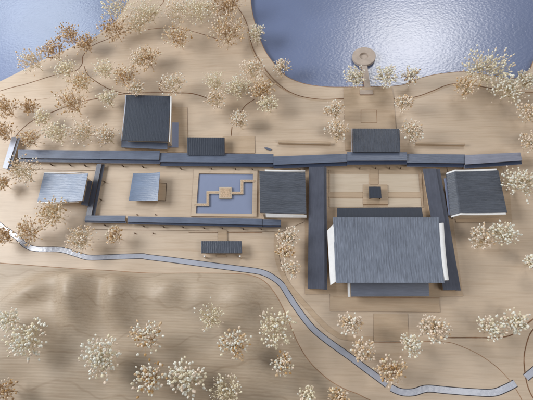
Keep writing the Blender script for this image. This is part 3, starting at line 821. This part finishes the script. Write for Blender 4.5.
def tree(cx, cy, rpx, hue, label, hc=None, dens=1.0, bud=1.0, spiky=False, group='dried flower trees on the model', elong=1.0):
    rnd = random.Random(int(cx * 131 + cy * 17))
    g0 = P(cx, cy, 0.0)
    dist = (g0 - Vector((0, 0, H))).length
    r = rpx * dist / F * (1.08 if cy > 255 else 1.19)
    if hc is None: hc = 0.030 + 0.45 * r
    # ground under the crown
    bz = 0.0016
    for _ in range(3):
        c = P(cx, cy, bz + hc)
        bz = ground_z(c.x, c.y) if cy > 255 else (Z1 if cy > 95 else 0.0008)
    base = Vector((c.x, c.y, bz - 0.0003))
    base.x += rnd.uniform(-.15, .15) * r; base.y += rnd.uniform(-.25, .05) * r
    t = thing('flower_tree', base, label, 'tree', group)
    SV, SF = [], []
    BV, BF, BMI = [], [], []
    iv, if_ = ico()
    mats = {'w': 'wwwpc', 'c': 'cccwp', 't': 'ttpptco', 'b': 'btbotptp', 'm': 'wwptcwo', 'p': 'pppwt'}[hue]
    keys = sorted(set(mats))
    def add_bud(p, d, rad):
        o = len(BV)
        s = d.cross(Vector((0.3, 0.5, 0.8))).normalized(); q = d.cross(s)
        k1 = rnd.uniform(0.78, 1.0)
        lop = rnd.uniform(0.1, 0.35)
        for v_ in iv:
            taper = 1.0 - lop * v_.z
            BV.append(p + s * (v_.x * rad * k1 * taper) + q * (v_.y * rad * k1 * taper) + d * (v_.z * rad * 1.2))
        mi = keys.index(rnd.choice(mats))
        for fc in if_: BF.append(tuple(o + i for i in fc)); BMI.append(mi)
    axis = (c - base); axis.normalize()
    fork = base + axis * (hc * rnd.uniform(0.2, 0.35))
    tube(SV, SF, base, fork, 0.0012, 0.0009)
    nb = int((11 if not spiky else 22) * (0.7 + rpx / 30))
    total = int(98 * dens * (0.55 + rpx / 24.0) * (1.4 if cy > 255 else 1.9))
    per = max(3, round(total / nb))
    small = 0.92 if cy < 255 else 0.93
    cr = Vector((c.x, c.y, bz + hc))
    squash = rnd.uniform(0.75, 0.95)
    lob = [(rnd.uniform(0, 6.28), rnd.uniform(0.55, 1.1)) for _ in range(5)]
    for i in range(nb):
        an = 2.4 * i + rnd.uniform(-.3, .3)
        el = math.asin(min(1, (i + 0.5) / nb)) if i else 1.4
        lf = min(l[1] + 0.35 * abs(math.sin((an - l[0]) / 2)) for l in lob)
        tip = cr + Vector((math.cos(an) * math.cos(el), math.sin(an) * math.cos(el) * elong * squash, math.sin(el) * 0.7 - 0.25)) * r * 0.82 * lf
        mid = fork.lerp(tip, rnd.uniform(0.35, 0.5)) + Vector((rnd.uniform(-1, 1), rnd.uniform(-1, 1), rnd.uniform(0, 1))) * r * 0.08
        tube(SV, SF, fork, mid, 0.0006, 0.00045)
        for k in range(per):
            e = tip + Vector((rnd.gauss(0, .23), rnd.gauss(0, .23), rnd.gauss(0, .22))) * r
            if spiky: e = mid.lerp(tip, rnd.uniform(0.2, 1.25)) + Vector((rnd.gauss(0, .16), rnd.gauss(0, .16), rnd.gauss(0, .2))) * r
            if (e - cr).length > r * 1.05: e = cr + (e - cr).normalized() * r * rnd.uniform(0.8, 1.05)
            e.z = max(e.z, bz + 0.010)
            st_ = mid.lerp(tip, rnd.uniform(0, 0.45))
            mm = st_.lerp(e, 0.55) + Vector((rnd.uniform(-1, 1), rnd.uniform(-1, 1), rnd.uniform(-1, 1))) * r * 0.06
            tube(SV, SF, st_, mm, 0.00034, 0.00028); tube(SV, SF, mm, e, 0.00028, 0.00022)
            rad = small * bud * rnd.choice((0.0022, 0.0027, 0.0031, 0.0036)) * rnd.uniform(0.9, 1.1)
            if spiky and rnd.random() < 0.6: rad *= 0.5
            add_bud(e, (e - mm).normalized(), rad)
    link('stems', SV, SF, STEM['light' if hue in 'wcp' else 'dark'] if hue != 't' else STEM['light' if rnd.random() < .4 else 'dark'], t)
    o = link('crown', BV, BF, [BUD[k] for k in keys], t, BMI, smooth=True)
    return t

TREES = __import__('builtins').list()
def T(*a, **k): TREES.append((a, k))
G1 = 'flower trees along the upper left shore'
T(32, 61, 11, 'p', 'pale airy flower tree at the lake edge, first of the shore row on the left', group=G1)
T(53, 49, 10, 'b', 'brown flower tree on the left shore, second in the row from the left', group=G1)
T(70, 35, 11, 'b', 'tall brown flower tree reaching over the lake, third along the left shore', group=G1)
T(85, 43, 9, 'b', 'dense brown flower tree just left of the curled path line by the lake', group=G1)
T(66, 68, 9, 'c', 'small compact cream tree below the brown shore row', group=G1)
T(115, 29, 12, 'b', 'brown flower tree on the shore just above the curled path line', group=G1)
T(117, 8, 12, 'c', 'cream flower tree beside the lake near the top edge, left of centre', group=G1)
T(137, 22, 12, 'p', 'pale flower tree right of the brown shore tree, near the top', group=G1)
G2 = 'flower trees on the upper board'
T(105, 69, 9, 'c', 'bright cream tree inside the curled path line', group=G2)
T(126, 76, 10, 't', 'tan tree between the curled path line and the dark square hall', group=G2)
T(140, 58, 9, 'p', 'small pale pink tree above the dark square hall', group=G2)
T(82, 82, 10, 't', 'tan tree just outside the bottom of the curled path line', group=G2)
T(108, 98, 8, 'c', 'small cream tree on the path line left of the dark square hall', group=G2)
T(71, 102, 14, 't', 'wide tan tree straddling the curved path line on the left', group=G2)
T(148, 12, 12, 'c', 'cream flower tree beside the small hooked path line near the top', group=G2)
T(177, 10, 10, 'p', 'thin pale tree at the top, between two cream trees', group=G2)
T(199, 10, 13, 'c', 'bushy cream tree at the top, left of the brown pair', group=G2, dens=1.3)
T(226, 6, 14, 'b', 'large brown tree cut by the top edge beside the lake', group=G2, dens=1.3)
T(228, 32, 15, 't', 'big russet tree standing below the brown tree at the top', group=G2, dens=1.5, elong=1.2)
T(178, 36, 12, 't', 'tan tree on its own under the upper curved path line', group=G2)
T(148, 58, 11, 't', 'tan tree on open board above the dark square hall', group=G2)
T(172, 84, 11, 'p', 'pale tree directly above the right corner of the dark square hall', group=G2)
T(136, 88, 7, 'p', 'tiny pale tree touching the top edge of the dark square hall', group=G2)
T(215, 81, 13, 'c', 'spiky cream tree, topmost of the cluster right of the dark square hall', group=G2, spiky=True)
T(216, 98, 10, 'p', 'pale tree at the end of the curved path line, lower left of the cluster', group=G2)
T(238, 87, 11, 'c', 'cream tree in the middle of the cluster above the small flat hall', group=G2)
T(253, 69, 11, 'p', 'pale tree on the promenade line above the cluster', group=G2)
T(262, 90, 12, 't', 'tan tree at the right of the cluster beside the promenade', group=G2, dens=1.4)
T(268, 104, 9, 'c', 'cream tree lowest on the right side of the cluster', group=G2)
T(257, 34, 8, 'c', 'cream shrub on the shore strip right of the russet tree', group=G2, elong=1.3)
T(239, 120, 9, 'p', 'pale tree above the terrace of the small flat hall', group=G2)
T(281, 67, 8, 'p', 'sparse pale tree on the shore bend, left of the open lake', group=G2)
G3 = 'flower trees around the lakeside terrace'
T(355, 77, 10, 'w', 'white tree immediately left of the jetty', group=G3, dens=1.3)
T(386, 76, 9, 'w', 'white tree right of the jetty on the shore', group=G3, dens=1.2)
T(411, 76, 8, 'm', 'small brownish tree on the shore right of the two white ones', group=G3)
T(404, 103, 8, 'p', 'pale tree at the upper right corner of the lakeside terrace', group=G3)
T(413, 131, 10, 'p', 'pale tree right of the long flat grey hall', group=G3, elong=1.15)
T(335, 110, 9, 'p', 'pale tree left of the lakeside terrace, upper of two', group=G3)
T(337, 131, 10, 'p', 'pale tree left of the lakeside terrace, lower of two', group=G3, elong=1.15)
G4 = 'flower trees along the right side'
T(487, 68, 16, 'c', 'large cream tree overlapping the lake on the right shore', group=G4, dens=1.5, elong=.8)
T(466, 86, 10, 't', 'tan tree below left of the large cream shore tree', group=G4)
T(508, 88, 13, 'w', 'white tree below right of the large cream shore tree', group=G4, dens=1.2)
T(529, 80, 9, 'w', 'small white tree at the shore, touching the right edge', group=G4)
T(531, 112, 9, 'p', 'pale tree cut by the right edge, above the long gallery', group=G4)
T(532, 142, 8, 'p', 'small pale tree cut by the right edge, level with the low wall', group=G4)
T(522, 182, 15, 'w', 'large white tree right of the east hall', group=G4, dens=1.2)
T(483, 237, 10, 'p', 'pale pink tree below the east hall, left of a pair', group=G4)
T(505, 234, 10, 'w', 'white tree below the east hall, right of a pair', group=G4)
T(532, 262, 6, 'w', 'tiny white tree at the right edge, below the east hall', group=G4)
G5 = 'flower trees along the left edge'
T(6, 107, 9, 'b', 'brown tree at the left edge, upper of two', group=G5)
T(4, 132, 8, 'b', 'brown tree at the left edge, lower of two, above the end gallery', group=G5)
T(29, 107, 7, 'b', 'small dark brown tree on open board left of the curved path line', group=G5)
T(42, 118, 7, 'c', 'small cream tree on the path line above the long gallery', group=G5)
T(57, 133, 10, 'c', 'dense cream tree above the left part of the long gallery', group=G5)
T(84, 132, 12, 'p', 'wide pale tree above the long gallery, between cream and tan trees', group=G5)
T(107, 135, 9, 'p', 'pale tree just left of the dark square hall', group=G5)
T(30, 139, 9, 't', 'tan tree above the left tip of the long gallery', group=G5)
T(22, 171, 13, 'p', 'wide pale tree below the left tip of the long gallery', group=G5)
T(2, 182, 6, 't', 'small tan tree cut by the left edge below the end gallery', group=G5)
G6 = 'flower trees between the river and the west court'
T(53, 213, 12, 't', 'tan tree right under the shiny curved hall', group=G6, dens=1.2)
T(29, 231, 12, 't', 'tan tree beside the river bend on the left', group=G6)
T(4, 236, 7, 'b', 'small brown tree below the river at the left edge', group=G6)
T(81, 238, 12, 'p', 'pale tree above the river, left of the lower gallery corner', group=G6, dens=1.2)
T(115, 235, 8, 't', 'small tan tree below the lower gallery corner', group=G6, dens=.7)
T(288, 238, 10, 'p', 'pale tree by the raised path left of the wide gallery, upper of two', group=G6)
T(285, 252, 8, 't', 'small tan tree between the two pale ones by the raised path', group=G6)
T(292, 268, 10, 'p', 'sparse pale tree by the raised path left of the wide gallery, lower of two', group=G6)
G7 = 'flower trees on the hills'
T(8, 320, 10, 'w', 'white tree on the hill at the left edge', group=G7, bud=1.15)
T(27, 341, 16, 'w', 'dense white tree on the hill, lower left', group=G7, bud=1.3, dens=1.2)
T(5, 391, 9, 'o' if False else 'b', 'brown tree in the bottom left corner', group=G7)
T(101, 357, 18, 'w', 'largest white dome tree on the hill, lower left', group=G7, bud=1.3, dens=1.4)
T(147, 336, 15, 'm', 'mixed white and brown tree on the hill, above another mixed one', group=G7, bud=1.25)
T(150, 378, 15, 'm', 'mixed white and brown tree near the bottom, between two white trees', group=G7, bud=1.25)
T(187, 378, 16, 'w', 'dense white tree near the bottom edge, right of the mixed tree', group=G7, bud=1.3, dens=1.1)
T(210, 318, 16, 'c', 'star-shaped spiky cream tree, highest on the hill', group=G7, spiky=True, dens=1.1)
T(235, 345, 14, 'm', 'round tree with white buds around a brown heart, on the hill', group=G7, bud=1.2)
T(225, 391, 16, 'c', 'feathery cream tree cut by the bottom edge', group=G7, spiky=True, dens=1.3)
T(276, 327, 17, 'c', 'tall cream tree at the right rim of the hill', group=G7, bud=1.1, dens=1.3, elong=1.25)
T(283, 364, 10, 'm', 'small mixed tree under the tall cream tree on the hill rim', group=G7, bud=1.1)
T(338, 396, 9, 't', 'small tan tree at the bottom edge, left of the river', group=G7)
T(308, 396, 8, 'c', 'small cream tree at the bottom edge on the hill rim', group=G7)
G8 = 'flower trees below the main hall'
T(350, 324, 12, 'p', 'pale tree on the raised path below the main hall', group=G8, bud=1.1)
T(364, 350, 10, 'p', 'pale tree between the path and the river, below the square forecourt', group=G8, bud=1.1)
T(391, 370, 14, 't', 'tan tree beside the river gap near the bottom', group=G8, bud=1.1)
T(433, 328, 13, 'p', 'dense pale tree right of the square forecourt', group=G8, bud=1.1, dens=1.4)
T(411, 345, 10, 'w', 'white tree at the lower corner of the square forecourt', group=G8, bud=1.1)
T(491, 328, 11, 'w', 'white tree on the path line at lower right, left of a pair', group=G8, bud=1.1)
T(517, 322, 10, 'w', 'white tree on the path line at lower right, right of a pair', group=G8, bud=1.1)
for a, k in TREES: tree(*a, **k)
